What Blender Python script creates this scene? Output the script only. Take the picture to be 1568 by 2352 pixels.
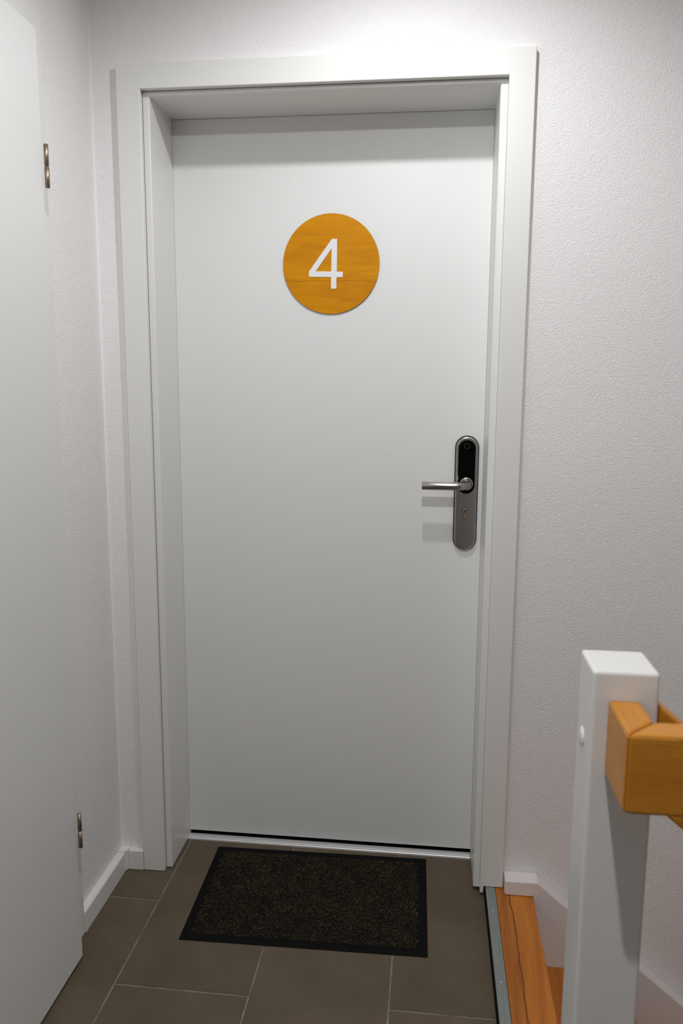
import bpy, bmesh, math, random
from mathutils import Vector, Matrix

for o in list(bpy.data.objects):
    bpy.data.objects.remove(o, do_unlink=True)
scene = bpy.context.scene
C = scene.collection
random.seed(4)

# ------------------------------------------------------------------ camera
# world: X right along the door wall, Y into that wall (wall face at y = 0), Z up, metres
cam_data = bpy.data.cameras.new('camera')
cam = bpy.data.objects.new('camera', cam_data)
C.objects.link(cam)
fwd = Vector((-0.11218, 0.981386, -0.155873))
rgt = Vector((0.993412, 0.114459, 0.005698))
upv = Vector((-0.023433, 0.154207, 0.987761))
m = Matrix((rgt, upv, -fwd)).transposed().to_4x4()
m.translation = Vector((0.25624, -1.92059, 1.30903))
cam.matrix_world = m
cam_data.sensor_fit = 'VERTICAL'
cam_data.sensor_width = 24.0
cam_data.sensor_height = 36.0
cam_data.lens = 1807.065 * 36.0 / 2352.0
cam_data.clip_start = 0.02
cam_data.dof.use_dof = True
cam_data.dof.focus_distance = 2.05
cam_data.dof.aperture_fstop = 5.0
scene.camera = cam

# ------------------------------------------------------------------ world, lamps, exposure
world = bpy.data.worlds.new('world')
scene.world = world
world.use_nodes = True
world.node_tree.nodes['Background'].inputs[0].default_value = (1.0, 0.98, 0.96, 1)
world.node_tree.nodes['Background'].inputs[1].default_value = 0.0

CEIL = 2.42
LAMPS = [  # swivelling ceiling spots: x, y, watts, point aimed at, cone, blend
    (0.20, -0.57, 23.5, (0.20, -0.46, 0.0), 166, 0.72),
    (0.24, -1.66, 44.0, (0.20, -1.36, 0.0), 164, 0.62),
]
LAMP_COL = (0.985, 0.99, 1.0)
for lx, ly, lw, aim, cone, blend in LAMPS:
    ld = bpy.data.lights.new('ceiling_spot_light', 'SPOT')
    ld.energy = lw
    ld.color = LAMP_COL
    ld.spot_size = math.radians(cone)
    ld.spot_blend = blend
    ld.shadow_soft_size = 0.024
    lo = bpy.data.objects.new('ceiling_spot_light', ld)
    lo.location = (lx, ly, CEIL - 0.03)
    lo.rotation_euler = (Vector(aim) - Vector(lo.location)).to_track_quat('-Z', 'Y').to_euler()
    C.objects.link(lo)

vs = scene.view_settings
vs.view_transform = 'Standard'
vs.look = 'None'
vs.gamma = 1.0
vs.use_curve_mapping = False
vs.exposure = 0.12
# a white room lives on light that bounces many times between its walls
scene.cycles.max_bounces = 14
scene.cycles.diffuse_bounces = 12
scene.cycles.glossy_bounces = 4

# ------------------------------------------------------------------ material helpers
def new_mat(name):
    mt = bpy.data.materials.new(name)
    mt.use_nodes = True
    nt = mt.node_tree
    return mt, nt, nt.nodes['Principled BSDF']

def node(nt, typ, **kw):
    n = nt.nodes.new(typ)
    for k, v in kw.items():
        setattr(n, k, v)
    return n

def coords(nt, scale=(1, 1, 1), rot=(0, 0, 0), loc=(0, 0, 0)):
    tc = node(nt, 'ShaderNodeTexCoord')
    mp = node(nt, 'ShaderNodeMapping')
    mp.inputs['Scale'].default_value = scale
    mp.inputs['Rotation'].default_value = rot
    mp.inputs['Location'].default_value = loc
    nt.links.new(tc.outputs['Object'], mp.inputs['Vector'])
    return mp.outputs['Vector']

def noise(nt, vec, scale, detail=2, rough=0.5, dist=0.0):
    n = node(nt, 'ShaderNodeTexNoise')
    n.inputs['Scale'].default_value = scale
    n.inputs['Detail'].default_value = detail
    n.inputs['Roughness'].default_value = rough
    n.inputs['Distortion'].default_value = dist
    nt.links.new(vec, n.inputs['Vector'])
    return n.outputs['Fac']

def ramp(nt, fac, stops):
    r = node(nt, 'ShaderNodeValToRGB')
    e = r.color_ramp.elements
    while len(e) < len(stops):
        e.new(0.5)
    for el, (p, c) in zip(e, stops):
        el.position = p
        el.color = (c[0], c[1], c[2], 1) if not isinstance(c, (int, float)) else (c, c, c, 1)
    nt.links.new(fac, r.inputs['Fac'])
    return r.outputs['Color']

def mixc(nt, fac, a, b, mode='MIX'):
    x = node(nt, 'ShaderNodeMix', data_type='RGBA', blend_type=mode)
    if isinstance(fac, (int, float)):
        x.inputs[0].default_value = fac
    else:
        nt.links.new(fac, x.inputs[0])
    for s, v in ((6, a), (7, b)):
        if isinstance(v, tuple):
            x.inputs[s].default_value = (v[0], v[1], v[2], 1)
        else:
            nt.links.new(v, x.inputs[s])
    return x.outputs[2]

def math_n(nt, op, a, b=None, c=None):
    n = node(nt, 'ShaderNodeMath', operation=op)
    for i, v in enumerate((a, b, c)):
        if v is None:
            continue
        if isinstance(v, (int, float)):
            n.inputs[i].default_value = v
        else:
            nt.links.new(v, n.inputs[i])
    return n.outputs[0]

def bump(nt, bs, height, strength, distance):
    b = node(nt, 'ShaderNodeBump')
    b.inputs['Strength'].default_value = strength
    b.inputs['Distance'].default_value = distance
    nt.links.new(height, b.inputs['Height'])
    nt.links.new(b.outputs['Normal'], bs.inputs['Normal'])

def S(r, g, b):  # sRGB 0-255 -> linear
    return tuple(((v / 255) / 12.92 if v / 255 <= 0.04045 else ((v / 255 + 0.055) / 1.055) ** 2.4) for v in (r, g, b))

def plain(name, col, rough=0.5, metal=0.0, spec=0.5):
    mt, nt, bs = new_mat(name)
    bs.inputs['Base Color'].default_value = (*col, 1)
    bs.inputs['Roughness'].default_value = rough
    bs.inputs['Metallic'].default_value = metal
    bs.inputs['Specular IOR Level'].default_value = spec
    return mt

def painted(name, col, rough, bscale=900, bstr=0.05):
    mt, nt, bs = new_mat(name)
    v = coords(nt)
    f = noise(nt, v, 3.0, 2)
    cc = ramp(nt, f, [(0.3, tuple(c * 0.985 for c in col)), (0.7, col)])
    nt.links.new(cc, bs.inputs['Base Color'])
    bs.inputs['Roughness'].default_value = rough
    bump(nt, bs, noise(nt, v, bscale, 2), bstr, 0.0004)
    return mt

def plaster(name, col):
    mt, nt, bs = new_mat(name)
    v = coords(nt)
    big = noise(nt, v, 2.2, 3)
    cc = ramp(nt, big, [(0.3, tuple(c * 0.97 for c in col)), (0.7, col)])
    nt.links.new(cc, bs.inputs['Base Color'])
    bs.inputs['Roughness'].default_value = 0.62
    bs.inputs['Specular IOR Level'].default_value = 0.35
    n1 = noise(nt, v, 430, 2, 0.5)
    vo = node(nt, 'ShaderNodeTexVoronoi')
    vo.inputs['Scale'].default_value = 270
    nt.links.new(v, vo.inputs['Vector'])
    grains = ramp(nt, vo.outputs['Distance'], [(0.0, 1.0), (0.75, 0.0)])
    vp = node(nt, 'ShaderNodeTexVoronoi')
    vp.inputs['Scale'].default_value = 95
    nt.links.new(v, vp.inputs['Vector'])
    pits = ramp(nt, vp.outputs['Distance'], [(0.05, 0.0), (0.16, 1.0)])
    n2 = noise(nt, v, 30, 2)
    h = math_n(nt, 'ADD', math_n(nt, 'MULTIPLY', n1, 1.0), math_n(nt, 'MULTIPLY', grains, 0.45))
    h = math_n(nt, 'ADD', h, math_n(nt, 'MULTIPLY', pits, 0.30))
    h = math_n(nt, 'ADD', h, math_n(nt, 'MULTIPLY', n2, 0.6))
    bump(nt, bs, h, 0.70, 0.0017)
    return mt

def wood(name, light, dark, axis, grain=1.0, rough=0.38, flecks=True):
    """axis: grain direction in object space (0 x, 1 y, 2 z)"""
    mt, nt, bs = new_mat(name)
    sc = [26.0, 26.0, 26.0]
    sc[axis] = 1.6
    v = coords(nt, tuple(sc))
    f = noise(nt, v, 1.0 * grain, 5, 0.6, 0.6)
    cc = ramp(nt, f, [(0.28, dark), (0.52, light), (0.75, tuple(min(1, c * 1.12) for c in light))])
    sc2 = [420.0, 420.0, 420.0]
    sc2[axis] = 38.0
    v2 = coords(nt, tuple(sc2))
    f2 = noise(nt, v2, 1.0, 1)
    fl = ramp(nt, f2, [(0.60, 1.0), (0.74, 0.72 if flecks else 0.9)])
    cc = mixc(nt, 1.0, cc, fl, 'MULTIPLY')
    nt.links.new(cc, bs.inputs['Base Color'])
    bs.inputs['Roughness'].default_value = rough
    bump(nt, bs, f2, 0.06, 0.0004)
    return mt

M = {}
M['plaster'] = plaster('white_plaster', (0.87, 0.86, 0.86))
M['fillet'] = plain('joint_caulk', (0.85, 0.84, 0.84), 0.65)
M['ceiling'] = plain('ceiling_paint', (0.90, 0.895, 0.89), 0.8)
M['door'] = painted('door_white_lacquer', (0.79, 0.80, 0.79), 0.42)
M['frame'] = painted('frame_white_lacquer', (0.80, 0.80, 0.78), 0.36)
M['base'] = painted('skirting_white', (0.80, 0.79, 0.785), 0.40)
M['stringer'] = painted('stringer_white', (0.80, 0.765, 0.755), 0.42)
M['post'] = painted('post_white', (0.80, 0.80, 0.785), 0.34)
M['cap'] = plain('white_plastic', (0.85, 0.85, 0.84), 0.3)
M['black_rubber'] = plain('black_rubber', (0.004, 0.004, 0.004), 0.7, spec=0.1)
M['black_gap'] = plain('black_seal', (0.006, 0.0055, 0.005), 0.8, spec=0.1)
M['gloss_black'] = plain('gloss_black_panel', (0.0018, 0.0018, 0.0019), 0.2, spec=0.08)
M['ring'] = plain('reader_ring', (0.25, 0.25, 0.25), 0.25, 0.9)
M['alu'] = plain('threshold_aluminium', (0.74, 0.74, 0.74), 0.42, 0.35)
M['num'] = plain('white_numeral', (0.82, 0.82, 0.85), 0.5)
M['lamp_glow'] = None

# brushed steel
mt, nt, bs = new_mat('brushed_steel')
v = coords(nt, (60, 60, 1400))
f = noise(nt, v, 1.0, 2)
nt.links.new(ramp(nt, f, [(0.3, (0.42, 0.40, 0.37)), (0.7, (0.465, 0.445, 0.41))]), bs.inputs['Base Color'])
bs.inputs['Metallic'].default_value = 1.0
bs.inputs['Roughness'].default_value = 0.25
bump(nt, bs, f, 0.05, 0.0002)
M['steel'] = mt
M['hinge'] = plain('hinge_metal', (0.40, 0.31, 0.23), 0.45, 1.0)
M['brass'] = plain('cylinder_nickel', (0.44, 0.405, 0.34), 0.32, 1.0)

# zinc floor strip
mt, nt, bs = new_mat('grey_metal_strip')
v = coords(nt, (700, 6, 40))
f = noise(nt, v, 1.0, 3)
nt.links.new(ramp(nt, f, [(0.3, S(128, 138, 136)), (0.7, S(152, 161, 158))]), bs.inputs['Base Color'])
bs.inputs['Metallic'].default_value = 0.35
bs.inputs['Roughness'].default_value = 0.45
M['zinc'] = mt

# floor tile, grout
mt, nt, bs = new_mat('brown_grey_stoneware')
v = coords(nt)
info = node(nt, 'ShaderNodeObjectInfo')
f1 = noise(nt, v, 5.0, 4, 0.6)
f2 = noise(nt, v, 260, 3, 0.7)
c1 = ramp(nt, f1, [(0.28, (0.098, 0.073, 0.046)), (0.72, (0.146, 0.112, 0.076))])
c2 = ramp(nt, f2, [(0.35, 0.90), (0.7, 1.08)])
cc = mixc(nt, 1.0, c1, c2, 'MULTIPLY')
var = math_n(nt, 'MULTIPLY_ADD', info.outputs['Random'], 0.12, 0.94)
vv = node(nt, 'ShaderNodeCombineColor')
for i in range(3):
    nt.links.new(var, vv.inputs[i])
cc = mixc(nt, 1.0, cc, vv.outputs[0], 'MULTIPLY')
nt.links.new(cc, bs.inputs['Base Color'])
bs.inputs['Roughness'].default_value = 0.5
bs.inputs['Specular IOR Level'].default_value = 0.35
bump(nt, bs, f2, 0.12, 0.0005)
M['tile'] = mt

mt, nt, bs = new_mat('grey_grout')
v = coords(nt)
f1 = noise(nt, v, 14, 4, 0.7)
nt.links.new(ramp(nt, f1, [(0.32, (0.125, 0.108, 0.088)), (0.62, (0.27, 0.25, 0.22))]), bs.inputs['Base Color'])
bs.inputs['Roughness'].default_value = 0.9
M['grout'] = mt

# woods
M['beech_x'] = wood('beech_rail_x', S(200, 134, 44), S(186, 117, 32), 0)
M['beech_y'] = wood('beech_rail_y', S(200, 134, 44), S(186, 117, 32), 1)
M['tread'] = wood('beech_tread', S(180, 104, 30), S(152, 82, 20), 1)

# landing nosing board: orange beech with a dark heart line wandering along it
mt, nt, bs = new_mat('beech_nosing_board')
v = coords(nt, (30, 1.8, 30))
f = noise(nt, v, 1.0, 5, 0.6, 0.6)
cc = ramp(nt, f, [(0.28, S(158, 84, 16)), (0.52, S(194, 116, 34)), (0.75, S(206, 130, 46))])
tc = node(nt, 'ShaderNodeTexCoord')
sx = node(nt, 'ShaderNodeSeparateXYZ')
nt.links.new(tc.outputs['Object'], sx.inputs[0])
v3 = coords(nt, (0.0, 5.0, 0.0))
wob = noise(nt, v3, 1.0, 3, 0.55)
off = math_n(nt, 'MULTIPLY_ADD', wob, 0.024, -0.012)
dx = math_n(nt, 'ABSOLUTE', math_n(nt, 'SUBTRACT', sx.outputs['X'], math_n(nt, 'ADD', off, -0.012)))
line = ramp(nt, math_n(nt, 'DIVIDE', dx, 0.0026), [(0.2, 1.0), (1.0, 0.0)])
cc = mixc(nt, line, cc, S(112, 56, 14))
half = ramp(nt, math_n(nt, 'MULTIPLY_ADD', sx.outputs['X'], 20.0, 0.74), [(0.45, 0.86), (0.55, 1.0)])
cc = mixc(nt, 1.0, cc, half, 'MULTIPLY')
v2 = coords(nt, (420, 30, 420))
f2 = noise(nt, v2, 1.0, 1)
cc = mixc(nt, 1.0, cc, ramp(nt, f2, [(0.62, 1.0), (0.76, 0.62)]), 'MULTIPLY')
nt.links.new(cc, bs.inputs['Base Color'])
bs.inputs['Roughness'].default_value = 0.35
M['nosing'] = mt

# stained disc of the door sign
mt, nt, bs = new_mat('amber_stained_plywood')
v = coords(nt, (5, 5, 34), rot=(0, math.radians(4), 0))
f = noise(nt, v, 1.0, 5, 0.62, 0.9)
cc = ramp(nt, f, [(0.28, S(192, 119, 0)), (0.5, S(207, 136, 0)), (0.75, S(218, 151, 8))])
v2 = coords(nt, (60, 60, 420), rot=(0, math.radians(-5), 0))
f2 = noise(nt, v2, 1.0, 2)
cc = mixc(nt, 1.0, cc, ramp(nt, f2, [(0.60, 1.0), (0.80, 0.80)]), 'MULTIPLY')
tc = node(nt, 'ShaderNodeTexCoord')
sx = node(nt, 'ShaderNodeSeparateXYZ')
nt.links.new(tc.outputs['Object'], sx.inputs[0])
wob = noise(nt, coords(nt, (14, 0, 0)), 1.0, 2)
zz = math_n(nt, 'ABSOLUTE', math_n(nt, 'ADD', sx.outputs['Z'], math_n(nt, 'MULTIPLY_ADD', wob, 0.012, 0.036)))
cc = mixc(nt, math_n(nt, 'MULTIPLY', ramp(nt, math_n(nt, 'DIVIDE', zz, 0.002), [(0.2, 1.0), (1.0, 0.0)]), 0.45), cc, S(130, 70, 5))
nt.links.new(cc, bs.inputs['Base Color'])
bs.inputs['Roughness'].default_value = 0.5
bs.inputs['Specular IOR Level'].default_value = 0.15
M['sign'] = mt
M['sign_edge'] = plain('dark_cut_edge', S(96, 48, 8), 0.7)

# doormat pile
mt, nt, bs = new_mat('brown_black_loop_pile')
v = coords(nt)
f = noise(nt, coords(nt, (150, 330, 90)), 1.0, 2, 0.7)
f3 = noise(nt, v, 12, 2)
cc = ramp(nt, f, [(0.36, (0.012, 0.0095, 0.006)), (0.52, (0.040, 0.031, 0.017)), (0.72, (0.115, 0.088, 0.050))])
cc = mixc(nt, 1.0, cc, ramp(nt, f3, [(0.3, 0.7), (0.7, 1.15)]), 'MULTIPLY')
nt.links.new(cc, bs.inputs['Base Color'])
bs.inputs['Roughness'].default_value = 0.8
bs.inputs['Specular IOR Level'].default_value = 0.15
M['pile'] = mt

# ------------------------------------------------------------------ mesh helpers
def finish(name, bm, mat, parent=None, smooth=False, loc=None):
    me = bpy.data.meshes.new(name)
    bm.normal_update()
    bm.to_mesh(me)
    bm.free()
    if mat is not None:
        me.materials.append(mat)
    if smooth:
        for p in me.polygons:
            p.use_smooth = True
    o = bpy.data.objects.new(name, me)
    C.objects.link(o)
    if loc is not None:
        o.location = loc
    if parent is not None:
        o.parent = parent
        o.matrix_parent_inverse = chain(parent).inverted()
    return o

def chain(o):
    mw = o.matrix_basis.copy()
    if o.parent is not None:
        mw = chain(o.parent) @ o.matrix_parent_inverse @ mw
    return mw

def empty(name, loc):
    o = bpy.data.objects.new(name, None)
    o.empty_display_size = 0.05
    o.location = loc
    C.objects.link(o)
    return o

def tag(o, label, cat, kind=None, group=None):
    o['label'] = label
    o['category'] = cat
    if kind:
        o['kind'] = kind
    if group:
        o['group'] = group
    return o

def add_box(bm, a, b):
    vs_ = [bm.verts.new((x, y, z)) for x in (a[0], b[0]) for y in (a[1], b[1]) for z in (a[2], b[2])]
    for q in ((0, 1, 3, 2), (4, 6, 7, 5), (0, 4, 5, 1), (2, 3, 7, 6), (0, 2, 6, 4), (1, 5, 7, 3)):
        bm.faces.new([vs_[i] for i in q])

def box(name, a, b, mat, parent=None, bev=0.0, seg=2):
    """box with its origin at its own centre"""
    a, b = Vector(a), Vector(b)
    c = (a + b) / 2
    bm = bmesh.new()
    add_box(bm, a - c, b - c)
    bmesh.ops.recalc_face_normals(bm, faces=bm.faces)
    if bev > 0:
        bmesh.ops.bevel(bm, geom=list(bm.edges), offset=bev, segments=seg, profile=0.5, affect='EDGES')
    return finish(name, bm, mat, parent, smooth=False, loc=c)

def prism(name, poly, axis, lo, hi, mat, parent=None, bev=0.0, origin=None, along=None):
    """extrude a 2-D polygon along axis ('x': poly is (y,z), 'y': (x,z), 'z': (x,y))"""
    def P(u, w, t):
        return {'x': (t, u, w), 'y': (u, t, w), 'z': (u, w, t)}[axis]
    if origin is None:
        us = [q[0] for q in poly]; ws = [q[1] for q in poly]
        origin = Vector(P((min(us) + max(us)) / 2, (min(ws) + max(ws)) / 2, (lo + hi) / 2))
    bm = bmesh.new()
    A = [bm.verts.new(Vector(P(u, w, lo)) - origin) for u, w in poly]
    B = [bm.verts.new(Vector(P(u, w, hi)) - origin) for u, w in poly]
    bm.faces.new(A)
    bm.faces.new(B[::-1])
    n = len(poly)
    for i in range(n):
        bm.faces.new((A[i], B[i], B[(i + 1) % n], A[(i + 1) % n]))
    bmesh.ops.recalc_face_normals(bm, faces=bm.faces)
    if bev > 0:
        sharp = [e for e in bm.edges if len(e.link_faces) == 2 and e.calc_face_angle(0) > 0.5]
        if along is not None:
            sharp = [e for e in sharp if abs((e.verts[0].co - e.verts[1].co).normalized().dot(Vector(along))) > 0.99]
        bmesh.ops.bevel(bm, geom=sharp, offset=bev, segments=2, profile=0.5, affect='EDGES')
    return finish(name, bm, mat, parent, loc=origin)

def capsule(cx, cz0, cz1, r, n=20):
    """stadium outline, z from cz0 to cz1 overall"""
    pts = []
    for i in range(n + 1):
        a = math.pi * i / n
        pts.append((cx + r * math.cos(a), cz1 - r + r * math.sin(a)))
    for i in range(n + 1):
        a = math.pi + math.pi * i / n
        pts.append((cx + r * math.cos(a), cz0 + r + r * math.sin(a)))
    return pts

def tube(name, path, r, mat, parent=None, n=24):
    bm = bmesh.new()
    rings = []
    for i, p in enumerate(path):
        p = Vector(p)
        t = (Vector(path[min(i + 1, len(path) - 1)]) - Vector(path[max(i - 1, 0)])).normalized()
        u = t.cross(Vector((0, 0, 1)))
        if u.length < 1e-4:
            u = Vector((1, 0, 0))
        u.normalize()
        w = u.cross(t)
        rings.append([bm.verts.new(p + r * (math.cos(2 * math.pi * k / n) * u + math.sin(2 * math.pi * k / n) * w)) for k in range(n)])
    for a, b in zip(rings, rings[1:]):
        for k in range(n):
            bm.faces.new((a[k], a[(k + 1) % n], b[(k + 1) % n], b[k]))
    caps = [bm.faces.new(rings[0]), bm.faces.new(rings[-1])]
    bmesh.ops.recalc_face_normals(bm, faces=bm.faces)
    edges = set(e for f_ in caps for e in f_.edges)
    bmesh.ops.bevel(bm, geom=list(edges), offset=r * 0.08, segments=2, profile=0.5, affect='EDGES')
    o = finish(name, bm, mat, parent)
    for pl in o.data.polygons:
        pl.use_smooth = len(pl.vertices) == 4
    return o

def lathe_y(name, prof, cx, cz, mat, parent=None, n=32):
    """prof: (radius, y) from back to front, spun about the y axis through (cx, cz)"""
    bm = bmesh.new()
    y0 = prof[0][1]
    rings = []
    for r, y in prof:
        rings.append([bm.verts.new((r * math.cos(2 * math.pi * k / n), y - y0, r * math.sin(2 * math.pi * k / n))) for k in range(n)])
    for a, b in zip(rings, rings[1:]):
        for k in range(n):
            bm.faces.new((a[k], a[(k + 1) % n], b[(k + 1) % n], b[k]))
    bm.faces.new(rings[0]); bm.faces.new(rings[-1])
    bmesh.ops.recalc_face_normals(bm, faces=bm.faces)
    o = finish(name, bm, mat, parent, loc=(cx, y0, cz))
    for pl in o.data.polygons:
        pl.use_smooth = len(pl.vertices) == 4
    return o

def joined_boxes(name, boxes, mat, parent=None):
    bm = bmesh.new()
    for a, b in boxes:
        add_box(bm, a, b)
    bmesh.ops.recalc_face_normals(bm, faces=bm.faces)
    return finish(name, bm, mat, parent)

# ------------------------------------------------------------------ room shell
D = 0.1638                    # door leaf face
XL = -0.568                   # left wall face
XR, YF = 2.45, -4.6           # far side wall, wall behind the camera
LOW = -2.75                   # floor below, at the foot of the stairs
JL, JR, JZ = -0.4263, 0.3909, 1.985      # clear opening between the jambs
CX0, CX1, CZ = -0.5, 0.4654, 2.0546      # outer edges of the casing
CW = 0.0578

wall_back = joined_boxes('wall_back', [
    ((XL, 0, LOW), (-0.460, 0.30, CEIL)),
    ((-0.460, 0, 2.021), (0.425, 0.30, CEIL)),
    ((0.425, 0, LOW), (XR, 0.30, CEIL)),
    ((-0.460, 0.0, LOW), (0.425, 0.30, -0.26)),
], M['plaster'])
tag(wall_back, 'white rough plaster wall around the door with the number sign', 'wall', 'structure')

L2A, L2B = -1.235, -0.345      # opening of the left door
wall_left = joined_boxes('wall_left', [
    ((XL - 0.16, L2B, LOW), (XL, 0.30, CEIL)),
    ((XL - 0.16, L2A, 2.01), (XL, L2B, CEIL)),
    ((XL - 0.16, YF, LOW), (XL, L2A, CEIL)),
    ((XL - 0.16, L2A, LOW), (XL, L2B, -0.26)),
], M['plaster'])
tag(wall_left, 'white plaster wall on the left beside the hinged white door', 'wall', 'structure')
# smooth rounded joint in the corner of the two plaster walls
R_ = 0.0042
arc = [(XL + R_ - R_ * math.cos(math.pi / 2 * i / 6), -R_ + R_ * math.sin(math.pi / 2 * i / 6)) for i in range(7)] + [(XL, 0)]
prism('corner_joint', arc, 'z', 0.062, CEIL, M['fillet'], wall_left)

wall_right = joined_boxes('wall_right', [((XR, YF, LOW), (XR + 0.15, 0.30, CEIL))], M['plaster'])
tag(wall_right, 'white plaster wall on the far side of the stairs', 'wall', 'structure')
wall_front = joined_boxes('wall_front', [((XL - 0.16, YF - 0.15, LOW), (XR + 0.15, YF, CEIL))], M['plaster'])
tag(wall_front, 'white plaster wall facing the door across the landing', 'wall', 'structure')

ceiling = joined_boxes('ceiling', [((XL - 0.16, YF - 0.15, CEIL), (XR + 0.15, 0.30, CEIL + 0.12))], M['ceiling'])
tag(ceiling, 'plain white ceiling over the landing', 'ceiling', 'structure')
mt, nt, bs = new_mat('lamp_glow')
bs.inputs['Base Color'].default_value = (0.9, 0.9, 0.9, 1)
bs.inputs['Emission Color'].default_value = (1.0, 0.96, 0.9, 1)
bs.inputs['Emission Strength'].default_value = 6.0
M['lamp_glow'] = mt
for lx, ly, *rest in LAMPS:
    bm = bmesh.new()
    n = 28
    for r0, r1, z0, z1 in ((0.050, 0.050, 0.0, -0.006), (0.050, 0.036, -0.006, -0.006), (0.036, 0.034, -0.006, 0.0)):
        a = [bm.verts.new((r0 * math.cos(2 * math.pi * k / n), r0 * math.sin(2 * math.pi * k / n), z0)) for k in range(n)]
        b = [bm.verts.new((r1 * math.cos(2 * math.pi * k / n), r1 * math.sin(2 * math.pi * k / n), z1)) for k in range(n)]
        for k in range(n):
            bm.faces.new((a[k], a[(k + 1) % n], b[(k + 1) % n], b[k]))
    ringo = finish('lamp_ring', bm, M['cap'], ceiling, loc=(lx, ly, CEIL - 0.0005))
    bm = bmesh.new()
    bmesh.ops.create_circle(bm, cap_ends=True, segments=28, radius=0.033)
    finish('lamp_glass', bm, M['lamp_glow'], ringo, loc=(lx, ly, CEIL - 0.002))

# floor: grout bed, with every tile a piece of its own
EX = 0.4190                   # edge of the tiling at the stair
floor = joined_boxes('floor', [
    ((XL, YF, -0.25), (EX, -1.08, -0.0016)),
    ((XL, -1.08, -0.25), (EX, 0.0, -0.0016)),
    ((-0.46, 0.0, -0.25), (0.425, 0.30, -0.0016)),
    ((EX, YF, -0.25), (XR, -1.08, -0.0016)),
    ((EX, -1.08, -0.25), (0.505, 0.0, -0.016)),
], M['grout'])
tag(floor, 'landing floor of brown grey stoneware tiles with light grout', 'floor', 'structure')
G = 0.0025
xs = [-0.4165 + 0.3044 * k for k in range(-1, 11)]
tile_cache = {}
def tile(x0, x1, y0, y1):
    x0 += G; x1 -= G; y0 += G; y1 -= G
    if x1 - x0 < 0.02 or y1 - y0 < 0.02:
        return
    key = (round(x1 - x0, 4), round(y1 - y0, 4))
    loc = ((x0 + x1) / 2, (y0 + y1) / 2, 0)
    if key in tile_cache:
        o = bpy.data.objects.new('tile', tile_cache[key])
        C.objects.link(o)
        o.location = loc
        o.parent = floor
        return
    bm = bmesh.new()
    w, d = key[0] / 2, key[1] / 2
    e = 0.0008
    lo = [bm.verts.new((sx_ * w, sy * d, -0.006)) for sx_, sy in ((-1, -1), (1, -1), (1, 1), (-1, 1))]
    mi = [bm.verts.new((sx_ * w, sy * d, -e)) for sx_, sy in ((-1, -1), (1, -1), (1, 1), (-1, 1))]
    hi = [bm.verts.new((sx_ * (w - e), sy * (d - e), 0)) for sx_, sy in ((-1, -1), (1, -1), (1, 1), (-1, 1))]
    for a, b in ((lo, mi), (mi, hi)):
        for k in range(4):
            bm.faces.new((a[k], a[(k + 1) % 4], b[(k + 1) % 4], b[k]))
    bm.faces.new(hi)
    bm.faces.new(lo[::-1])
    o = finish('tile', bm, M['tile'], floor, loc=loc)
    tile_cache[key] = o.data
for ci in range(len(xs) - 1):
    x0, x1 = xs[ci], xs[ci + 1]
    start = -0.4255 if ci % 2 == 1 else -0.1350
    rows = sorted(start + 0.6044 * k for k in range(-9, 4))
    for y0, y1 in zip(rows, rows[1:]):
        a0, a1 = max(x0, XL), min(x1, XR)
        b0, b1 = max(y0, YF), min(y1, D + 0.05)
        if b1 - b0 < 0.03:
            continue
        if a0 >= EX or a1 > EX and b0 < -1.08:
            # on the part of the landing behind the guard rail
            if a0 < EX:
                if b1 > -1.08:
                    tile(a0, min(a1, EX), max(b0, -1.08), b1)
                    b1 = -1.08
                tile(a0, a1, b0, b1)
            elif b0 < -1.08:
                tile(a0, a1, b0, min(b1, -1.08))
            continue
        if a1 > EX - 0.01:
            a1 = EX + G
        tile(a0, a1, b0, b1)

floor_low = joined_boxes('floor_lower', [((XL, YF, LOW - 0.1), (XR, 0.0, LOW))], M['tile'])
tag(floor_low, 'tiled floor at the foot of the stairs', 'floor', 'structure')

# ------------------------------------------------------------------ door frame (trim_1)
trim = empty('trim_1', (0, 0, 0))
tag(trim, 'white lacquered frame with flat casing around the door marked 4', 'door frame', 'structure')
def mitred(name, poly, y0, y1, along, bev=0.0018):
    return prism(name, poly, 'y', y0, y1, M['frame'], trim, bev, along=along)
CF = -0.0174
CB = -0.0006
mitred('casing', [(CX0, 0.0025), (CX0 + CW, 0.0025), (CX0 + CW, CZ - CW), (CX0, CZ)], CF, CB, (0, 0, 1))
mitred('casing', [(CX1 - CW, 0.0105), (0.4165, 0.0105), (0.4165, 0.0295), (CX1, 0.0295), (CX1, CZ), (CX1 - CW, CZ - CW)], CF, CB, (0, 0, 1))
mitred('casing', [(CX0, CZ), (CX0 + CW, CZ - CW), (CX1 - CW, CZ - CW), (CX1, CZ)], CF, CB, (1, 0, 0))
YJ = 0.0013
JB = 0.235
mitred('jamb', [(-0.4595, 0.0035), (JL, 0.0035), (JL, JZ), (-0.4595, 2.0195)], YJ, JB, (0, 0, 1), 0.0025)
mitred('jamb', [(JR, 0.0140), (0.4245, 0.0140), (0.4245, 2.0195), (JR, JZ)], YJ, JB, (0, 0, 1), 0.0025)
mitred('jamb', [(-0.4595, 2.0195), (JL, JZ), (JR, JZ), (0.4245, 2.0195)], YJ, JB, (1, 0, 0), 0.0025)
M['joint'] = plain('dark_joint', (0.16, 0.155, 0.15), 0.8, spec=0.1)
box('frame_joint', (-0.4580, -0.0003, 0.004), (CX0 + CW + 0.0001, 0.0010, 1.9970), M['joint'], trim)
box('frame_joint', (CX1 - CW - 0.0001, -0.0003, 0.030), (0.4235, 0.0010, 1.9970), M['joint'], trim)
box('frame_joint', (-0.4580, -0.0003, CZ - CW - 0.0001), (0.4235, 0.0010, 2.0185), M['joint'], trim)
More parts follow.
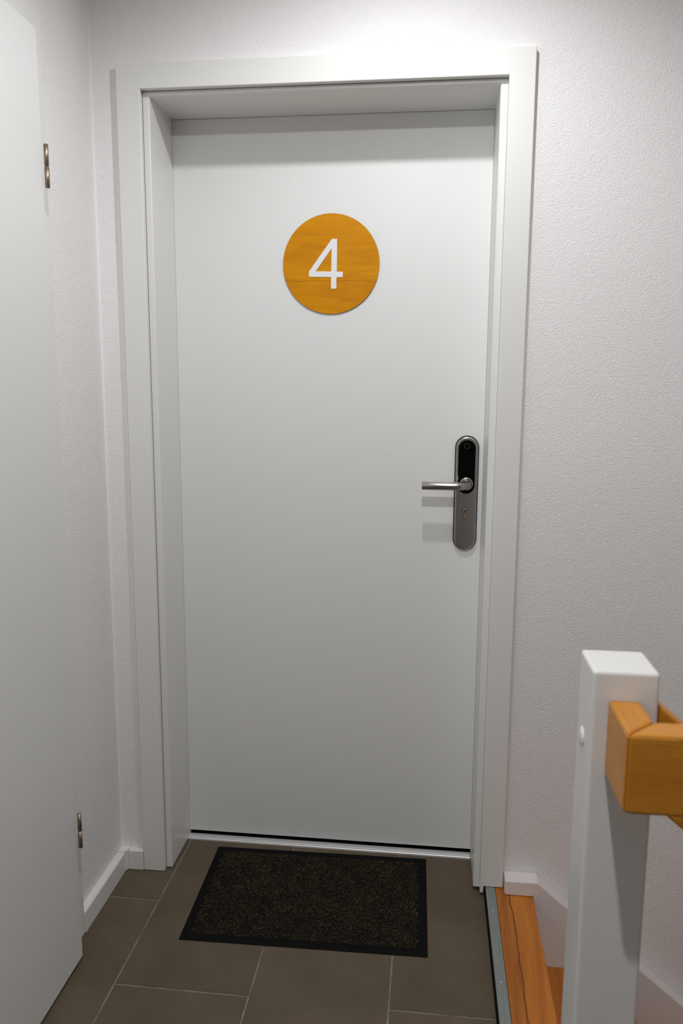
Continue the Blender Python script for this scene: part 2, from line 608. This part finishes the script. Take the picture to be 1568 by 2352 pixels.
# threshold profile under the leaf: two flat ribs and a dark seal behind
th = prism('threshold', [(D - 0.0215, -0.001), (D - 0.0215, 0.0045), (D - 0.0195, 0.0062), (D - 0.0135, 0.0064), (D - 0.0125, 0.0052),
                         (D - 0.0115, 0.0066), (D - 0.0055, 0.0070), (D - 0.0045, 0.0060), (D + 0.004, 0.0060), (D + 0.004, -0.001)],
           'x', JL + 0.0005, JR - 0.0005, M['alu'], trim)
th['label'] = 'ribbed metal threshold'
box('threshold_seal', (JL + 0.0005, D + 0.0045, -0.001), (JR - 0.0005, D + 0.06, 0.0068), M['black_gap'], th)

# ------------------------------------------------------------------ the door with number 4
door = empty('door_1', ((JL + JR) / 2, D, 0))
tag(door, 'plain white flush door with wooden number sign and electronic lock', 'door', 'structure')
leaf = box('door_leaf', (JL + 0.0003, D, 0.0190), (JR - 0.0004, D + 0.042, JZ - 0.0008), M['door'], door, 0.0006)
seal = box('door_seal', (JL - 0.004, D + 0.046, 0.014), (JR + 0.004, D + 0.052, JZ + 0.004), M['frame'], door)

# lock plate: black gasket, steel shield, glossy reader panel, lever, euro cylinder
PX = 0.3478
gasket = prism('lock_gasket', capsule(PX, 0.8853, 1.1877, 0.0310), 'y', D - 0.0050, D - 0.0002, M['black_rubber'], door, 0.001)
gasket['label'] = 'black rubber gasket'
bm = bmesh.new()
outl = capsule(PX, 0.8875, 1.1855, 0.0286)
prof = [(0.0, -0.0050), (0.0, -0.0105), (0.0007, -0.0122), (0.0022, -0.0132), (0.0042, -0.0136)]
rings = []
for ins, dy in prof:
    rr = 0.0286 - ins
    rings.append([bm.verts.new((u - PX, D + dy - (D - 0.005), w - 1.0365)) for u, w in capsule(PX, 0.8875 + ins, 1.1855 - ins, rr)])
for a, b in zip(rings, rings[1:]):
    for k in range(len(a)):
        bm.faces.new((a[k], a[(k + 1) % len(a)], b[(k + 1) % len(a)], b[k]))
bm.faces.new(rings[-1])
bm.faces.new(rings[0][::-1])
bmesh.ops.recalc_face_normals(bm, faces=bm.faces)
plate = finish('lock_plate', bm, M['steel'], door, loc=(PX, D - 0.005, 1.0365))
for pl in plate.data.polygons:
    pl.use_smooth = len(pl.vertices) == 4
plate['label'] = 'long rounded brushed steel lock plate'
panel = prism('reader_panel', capsule(PX - 0.0003, 1.0365, 1.1768, 0.0218), 'y', D - 0.0148, D - 0.0137, M['gloss_black'], plate, 0.0003)
panel['label'] = 'glossy black reader panel'
# thin reader ring
bm = bmesh.new()
n = 36
rings = []
for rr, yy in ((0.0066, 0.0), (0.0066, -0.0004), (0.0073, -0.0004), (0.0073, 0.0)):
    rings.append([bm.verts.new((rr * math.cos(2 * math.pi * k / n), yy, rr * math.sin(2 * math.pi * k / n))) for k in range(n)])
for i in range(4):
    a, b = rings[i], rings[(i + 1) % 4]
    for k in range(n):
        bm.faces.new((a[k], a[(k + 1) % n], b[(k + 1) % n], b[k]))
bmesh.ops.recalc_face_normals(bm, faces=bm.faces)
finish('reader_ring', bm, M['ring'], plate, loc=(PX - 0.0008, D - 0.01485, 1.1612))
box('indicator_mark', (PX - 0.0034, D - 0.0150, 1.1150), (PX + 0.0024, D - 0.01482, 1.1157), plain('dim_mark', (0.02, 0.02, 0.02), 0.4), plate)
ros = lathe_y('lever_rose', [(0.0172, D - 0.0149), (0.0172, D - 0.0205), (0.0166, D - 0.0220), (0.0150, D - 0.0226), (0.0122, D - 0.0226), (0.0120, D - 0.0210)],
              PX, 1.0630, M['steel'], plate)
LY = D - 0.0670
LZ = 1.0618
path = [(PX, D - 0.0212, LZ)]
RB = 0.026
cxb, cyb = PX - RB, LY + RB
for i in range(11):
    a = math.pi / 2 * i / 10
    path.append((cxb + RB * math.cos(a), cyb - RB * math.sin(a), LZ))
path.append((0.2328, LY, LZ))
lever = tube('lever_handle', path, 0.0106, M['steel'], plate)
lever['label'] = 'round steel lever handle pointing left'
# euro profile cylinder
cz_ = 0.9905
pts = []
rC, wC = 0.0086, 0.0050
for i in range(25):
    a = math.radians(-90 + 35) + math.radians(290) * i / 24
    pts.append((PX + rC * math.cos(a), cz_ + rC * math.sin(a)))
pts += [(PX - wC, cz_ - 0.0195), (PX - wC * 0.7, cz_ - 0.0222), (PX, cz_ - 0.0235), (PX + wC * 0.7, cz_ - 0.0222), (PX + wC, cz_ - 0.0195)]
gap = prism('cylinder_slot', [(PX - 0.0003 + (u - PX) * 1.10, cz_ - 0.004 + (w - cz_ + 0.004) * 1.045) for u, w in pts], 'y', D - 0.01385, D - 0.01345, M['black_gap'], plate)
cyl = prism('lock_cylinder', pts, 'y', D - 0.0146, D - 0.0139, M['brass'], plate)
plug = lathe_y('cylinder_plug', [(0.0066, D - 0.0146), (0.0066, D - 0.0150), (0.0060, D - 0.0153)], PX, cz_, M['steel'], plate, 24)
prism('keyhole', [(PX - 0.0016, cz_ - 0.0042), (PX + 0.0011, cz_ - 0.0042), (PX + 0.0003, cz_ - 0.001), (PX + 0.0018, cz_ + 0.0006), (PX + 0.0012, cz_ + 0.0042), (PX - 0.0012, cz_ + 0.0042), (PX - 0.0006, cz_ + 0.001), (PX - 0.0018, cz_ - 0.001)],
      'y', D - 0.01545, D - 0.01532, M['black_gap'], plate)

# ------------------------------------------------------------------ number sign
SX, SZ, SR = -0.0124, 1.6232, 0.1248
sign = empty('door_number_sign', (SX, D, SZ))
tag(sign, 'round amber wooden sign with white numeral 4 on the door', 'sign')
bm = bmesh.new()
n = 96
r1 = [bm.verts.new((SR * math.cos(2 * math.pi * k / n), 0, SR * math.sin(2 * math.pi * k / n))) for k in range(n)]
r2 = [bm.verts.new((SR * math.cos(2 * math.pi * k / n), -0.0040, SR * math.sin(2 * math.pi * k / n))) for k in range(n)]
for k in range(n):
    f_ = bm.faces.new((r1[k], r1[(k + 1) % n], r2[(k + 1) % n], r2[k]))
    f_.material_index = 1
bm.faces.new(r1[::-1]); bm.faces.new(r2)
bmesh.ops.recalc_face_normals(bm, faces=bm.faces)
disc = finish('wooden_disc', bm, M['sign'], sign, loc=(SX, D - 0.0003, SZ))
disc.data.materials.append(M['sign_edge'])
disc['label'] = 'amber stained wooden disc'
outer = [(-0.0102, 1.6851), (0.0032, 1.6849), (0.0026, 1.6043), (0.0183, 1.6038), (0.0181, 1.5903), (0.0020, 1.5903),
         (0.0017, 1.5617), (-0.0120, 1.5617), (-0.0122, 1.5910), (-0.0696, 1.5920), (-0.0696, 1.6052)]
inner = [(-0.0108, 1.6620), (-0.0115, 1.6046), (-0.0523, 1.6055)]
cu = bpy.data.curves.new('numeral_outline', 'CURVE')
cu.dimensions = '2D'
cu.fill_mode = 'BOTH'
cu.extrude = 0.00045
for loop in (outer, inner):
    sp = cu.splines.new('POLY')
    sp.points.add(len(loop) - 1)
    for pt, (u, w) in zip(sp.points, loop):
        pt.co = (u - SX, w - SZ, 0, 1)
    sp.use_cyclic_u = True
tmp = bpy.data.objects.new('numeral_tmp', cu)
C.objects.link(tmp)
bpy.context.view_layer.update()
me = bpy.data.meshes.new_from_object(tmp.evaluated_get(bpy.context.evaluated_depsgraph_get()))
bpy.data.objects.remove(tmp, do_unlink=True)
me.transform(Matrix.Rotation(math.radians(90), 4, 'X'))
me.materials.clear()
me.materials.append(M['num'])
numeral = bpy.data.objects.new('numeral', me)
C.objects.link(numeral)
numeral.location = (SX, D - 0.0049, SZ)
numeral.parent = sign
numeral.matrix_parent_inverse = chain(sign).inverted()
numeral['label'] = 'white numeral 4'

# ------------------------------------------------------------------ left door: frame and leaf
trim2 = empty('trim_2', (XL, -0.8, 0))
tag(trim2, 'white frame of the hinged door on the left wall', 'door frame', 'structure')
X2 = -0.550
OY, OYB = -0.2770, -1.309       # outer edges of the casing
W2 = 0.062
def mit2(name, poly):
    return prism(name, poly, 'x', XL + 0.0006, X2, M['frame'], trim2, 0.002)
mit2('casing', [(OY, 0.0015), (OY - W2, 0.0015), (OY - W2, 1.9865), (OY, 2.0525)])
mit2('casing', [(OYB, 0.0015), (OYB + W2, 0.0015), (OYB + W2, 1.9865), (OYB, 2.0525)])
mit2('casing', [(OY, 2.0525), (OY - W2, 1.9865), (OYB + W2, 1.9865), (OYB, 2.0525)])
def jam2(poly):
    return prism('jamb', poly, 'x', XL - 0.155, XL - 0.001, M['frame'], trim2, 0.002)
jam2([(L2B - 0.001, 0.002), (L2B - 0.025, 0.002), (L2B - 0.025, 1.985), (L2B - 0.001, 2.009)])
jam2([(L2A + 0.001, 0.002), (L2A + 0.025, 0.002), (L2A + 0.025, 1.985), (L2A + 0.001, 2.009)])
jam2([(L2B - 0.001, 2.009), (L2B - 0.025, 1.985), (L2A + 0.025, 1.985), (L2A + 0.001, 2.009)])

HX, HY = -0.5132, -0.3545        # hinge axis
door2 = empty('door_2', (HX, HY, 0))
tag(door2, 'plain white door leaf on the left with two metal hinges', 'door', 'structure')
box('door_leaf', (-0.5475, -1.222, 0.0075), (-0.5180, -0.3605, 1.9880), M['door'], door2, 0.0022)
for z0, z1 in ((1.6975, 1.7800), (0.2760, 0.3590)):
    zm = (z0 + z1) / 2
    def barrel(a, b, nm, par):
        bm = bmesh.new()
        bmesh.ops.create_cone(bm, cap_ends=True, segments=20, radius1=0.0046, radius2=0.0046, depth=b - a)
        bmesh.ops.bevel(bm, geom=[e for e in bm.edges if any(len(f_.verts) > 4 for f_ in e.link_faces)], offset=0.0008, segments=2, affect='EDGES')
        o = finish(nm, bm, M['hinge'], par, loc=(HX, HY, (a + b) / 2))
        for pl in o.data.polygons:
            pl.use_smooth = len(pl.vertices) == 4
        return o
    h = barrel(z0, zm - 0.0006, 'hinge', door2)
    barrel(zm + 0.0006, z1, 'hinge_knuckle', h)

# ------------------------------------------------------------------ baseboards
bl = prism('baseboard_left', [(XL + 0.0005, 0.001), (XL + 0.0198, 0.001), (XL + 0.0198, 0.0525), (XL + 0.0180, 0.0550), (XL + 0.0005, 0.0560)],
           'y', -0.2760, -0.0310, M['base'])
tag(bl, 'white baseboard along the left wall beside the hinged door', 'baseboard', 'structure')
bb = prism('baseboard_back', [(-0.5415, 0.001), (-0.5012, 0.001), (-0.5012, 0.0545), (-0.5012, 0.0565), (-0.5415, 0.0565)],
           'y', -0.0195, -0.0005, M['base'], None, 0.0015)
tag(bb, 'short white baseboard piece between corner and door frame', 'baseboard', 'structure')
lathe_y('nail_hole', [(0.0010, -0.0196), (0.0010, -0.0198)], -0.5235, 0.0300, M['black_gap'], bb, 10)
cc_ = prism('corner_cap', [(XL + 0.0005, -0.0305), (XL + 0.0208, -0.0305), (XL + 0.0225, -0.0225), (XL + 0.0262, -0.0210), (XL + 0.0262, -0.0005), (XL + 0.0005, -0.0005)],
            'z', 0.001, 0.0600, M['base'], bl, 0.0016)

# ------------------------------------------------------------------ doormat
mat_c = (-0.0262, -0.0722, 0.0)
mat = empty('doormat', (mat_c[0], mat_c[1], 0.0004))
mat.rotation_euler = (0, 0, math.radians(1.15))
tag(mat, 'black rubber edged doormat with brown ribbed pile before the door', 'doormat')
W_, H_ = 0.594, 0.389
bm = bmesh.new()
def ringrect(w, h, z):
    return [bm.verts.new((sx_ * w / 2, sy * h / 2, z)) for sx_, sy in ((-1, -1), (1, -1), (1, 1), (-1, 1))]
rs = [ringrect(W_, H_, 0.0), ringrect(W_, H_, 0.0008), ringrect(W_ - 0.006, H_ - 0.006, 0.0022), ringrect(W_ - 0.042, H_ - 0.040, 0.0024)]
for a, b in zip(rs, rs[1:]):
    for k in range(4):
        bm.faces.new((a[k], a[(k + 1) % 4], b[(k + 1) % 4], b[k]))
bm.faces.new(rs[0][::-1]); bm.faces.new(rs[-1])
ml = finish('rubber_base', bm, M['black_rubber'])
ml.parent = mat
# loop pile: rows of short humped yarn loops
bm = bmesh.new()
rows_n, cols_n = 62, 54
pw, ph = W_ - 0.046, H_ - 0.046
px, py = pw / cols_n, ph / rows_n
for r in range(rows_n):
    for c in range(cols_n):
        x = -pw / 2 + (c + 0.5 + (r * 0.17) % 1.0 - 0.5) * px + random.uniform(-1, 1) * px * 0.10
        y = -ph / 2 + (r + 0.5) * py + 0.0009 * math.sin(c * 0.9 + r * 0.25) + random.uniform(-1, 1) * 0.0003
        L_ = px * random.uniform(0.38, 0.50)
        w_ = py * random.uniform(0.17, 0.25)
        h_ = 0.0020 * random.uniform(0.75, 1.15)
        sl = random.uniform(-0.14, 0.02)
        prev = None
        for t, hh in ((-1, 0.45), (-0.6, 0.92), (0.0, 1.0), (0.6, 0.9), (1, 0.4)):
            cxx = x + t * L_
            cyy = y + t * L_ * sl
            cur = [bm.verts.new((cxx, cyy - w_, 0.0022)), bm.verts.new((cxx, cyy - w_ * 0.5, 0.0024 + h_ * hh)),
                   bm.verts.new((cxx, cyy + w_ * 0.5, 0.0024 + h_ * hh)), bm.verts.new((cxx, cyy + w_, 0.0022))]
            if prev:
                for k in range(3):
                    bm.faces.new((prev[k], cur[k], cur[k + 1], prev[k + 1]))
            prev = cur
bmesh.ops.recalc_face_normals(bm, faces=bm.faces)
pile = finish('ribbed_pile', bm, M['pile'])
pile.parent = mat
pile['kind'] = 'stuff'
pile['label'] = 'brown black ribbed pile'

# ------------------------------------------------------------------ metal strip at the tile edge
BZ = 0.027
strip = empty('edge_strip', (0.433, -0.5, 0))
tag(strip, 'narrow grey metal strip between floor tiles and wooden step', 'metal strip')
box('strip_profile', (0.4215, -1.00, -0.0155), (0.4455, -0.0010, BZ + 0.0008), M['zinc'], strip, 0.0008)
box('dark_joint', (0.4193, -1.00, -0.0155), (0.4213, -0.0010, BZ - 0.0050), M['black_gap'], strip)
for y in (-0.112, -0.352, -0.592, -0.832):
    bm = bmesh.new()
    bmesh.ops.create_cone(bm, cap_ends=True, segments=14, radius1=0.0022, radius2=0.0018, depth=0.0008)
    finish('screw_head', bm, M['alu'], strip, loc=(0.4335, y, BZ + 0.0013))

# ------------------------------------------------------------------ staircase down to the right
stairs = empty('staircase', (0.54, -0.48, 0))
tag(stairs, 'wooden staircase with white stringers descending to the right', 'staircase')
nos = box('nosing_board', (0.4460, -1.00, -0.0155), (0.5400, -0.0010, BZ), M['nosing'], stairs, 0.0035, 3)
nos['label'] = 'orange beech board at the top step'
RISE, GO = 0.190, 0.229
SL = RISE / GO
n_st = 8
WALL_S = (-0.0450, -0.0008)
OUT_S = (-0.970, -0.930)
xe = 0.5500 + 1.80
def top_z(x):
    return 0.0670 - SL * (x - 0.5500)
prism('stringer', [(0.4680, BZ + 0.0005), (0.4680, 0.0670), (0.5500, 0.0670), (xe, top_z(xe)), (xe, top_z(xe) - 0.42), (0.5405, -0.33), (0.5405, BZ + 0.0005)],
      'y', WALL_S[0], WALL_S[1], M['stringer'], stairs, 0.003)
prism('stringer', [(0.5415, 0.020), (0.600, 0.020), (xe, top_z(xe)), (xe, top_z(xe) - 0.42), (0.5415, -0.33)],
      'y', OUT_S[0], OUT_S[1], M['stringer'], stairs, 0.003)
y0, y1 = OUT_S[1] + 0.0005, WALL_S[0] - 0.0005
for k in range(n_st + 1):
    zt = BZ - RISE * (k + 1)
    xr = 0.512 + GO * k                  # riser below the nosing above
    if k < n_st:
        box('tread', (xr + 0.0005, y0, zt - 0.040), (xr + GO + 0.028, y1, zt), M['tread'], stairs, 0.004)
    box('riser', (xr - 0.016, y0, zt + 0.0005), (xr, y1, zt + RISE - 0.0405), M['stringer'], stairs)

# ------------------------------------------------------------------ railing: newel post and two handrails
rail = empty('stair_railing', (0.50, -0.925, BZ))
tag(rail, 'white newel post with beech handrails at the top of the stairs', 'stair railing')
PXA, PXB = 0.4600, 0.5398
PYA, PYB = -0.9673, -0.8830
PZ = 0.9675
post = box('newel_post', (PXA, PYA, BZ + 0.0003), (PXB, PYB, PZ), M['post'], rail, 0.0050, 4)
post['label'] = 'white square newel post'
for pl in post.data.polygons:
    pl.use_smooth = False
# screw cover on the left face
bm = bmesh.new()
bmesh.ops.create_uvsphere(bm, u_segments=24, v_segments=12, radius=0.0125)
for v_ in bm.verts:
    v_.co.x *= 0.26
bmesh.ops.bisect_plane(bm, geom=list(bm.verts) + list(bm.edges) + list(bm.faces), plane_co=(0, 0, 0), plane_no=(1, 0, 0), clear_outer=True)
capo = finish('screw_cap', bm, M['cap'], post, smooth=True, loc=(PXA - 0.0002, -0.9215, 0.8620))
capo['label'] = 'round white screw cover'
# front guard rail: short mitred stub off the post, then along +x
RX0, RX1 = 0.4790, 0.5175
RZ0, RZ1 = 0.8360, 0.9320
RY0, RY1 = -1.0680, -1.0275
stub = prism('handrail_stub', [(RX0, PYA - 0.0003), (RX0, RY0), (RX1, RY1), (RX1, PYA - 0.0003)], 'z', RZ0, RZ1, M['beech_y'], rail, 0.0045)
stub['label'] = 'short mitred beech handrail stub'
front = prism('guard_handrail', [(RX0 + 0.0004, RY0), (XR - 0.001, RY0), (XR - 0.001, RY1), (RX1 + 0.0004, RY1)], 'z', RZ0, RZ1, M['beech_x'], rail, 0.0045)
front['label'] = 'level beech guard handrail'
# stair handrail descending from the right face of the post
DX0, DX1 = PXB + 0.0004, 2.10
TZ = 0.9235
VH = 0.1330
desc = prism('stair_handrail', [(DX0, TZ), (DX1, TZ - SL * (DX1 - DX0)), (DX1, TZ - SL * (DX1 - DX0) - VH), (DX0, TZ - VH)], 'y', -0.9460, -0.9060, M['beech_x'], rail, 0.0032)
desc['label'] = 'sloping beech stair handrail'
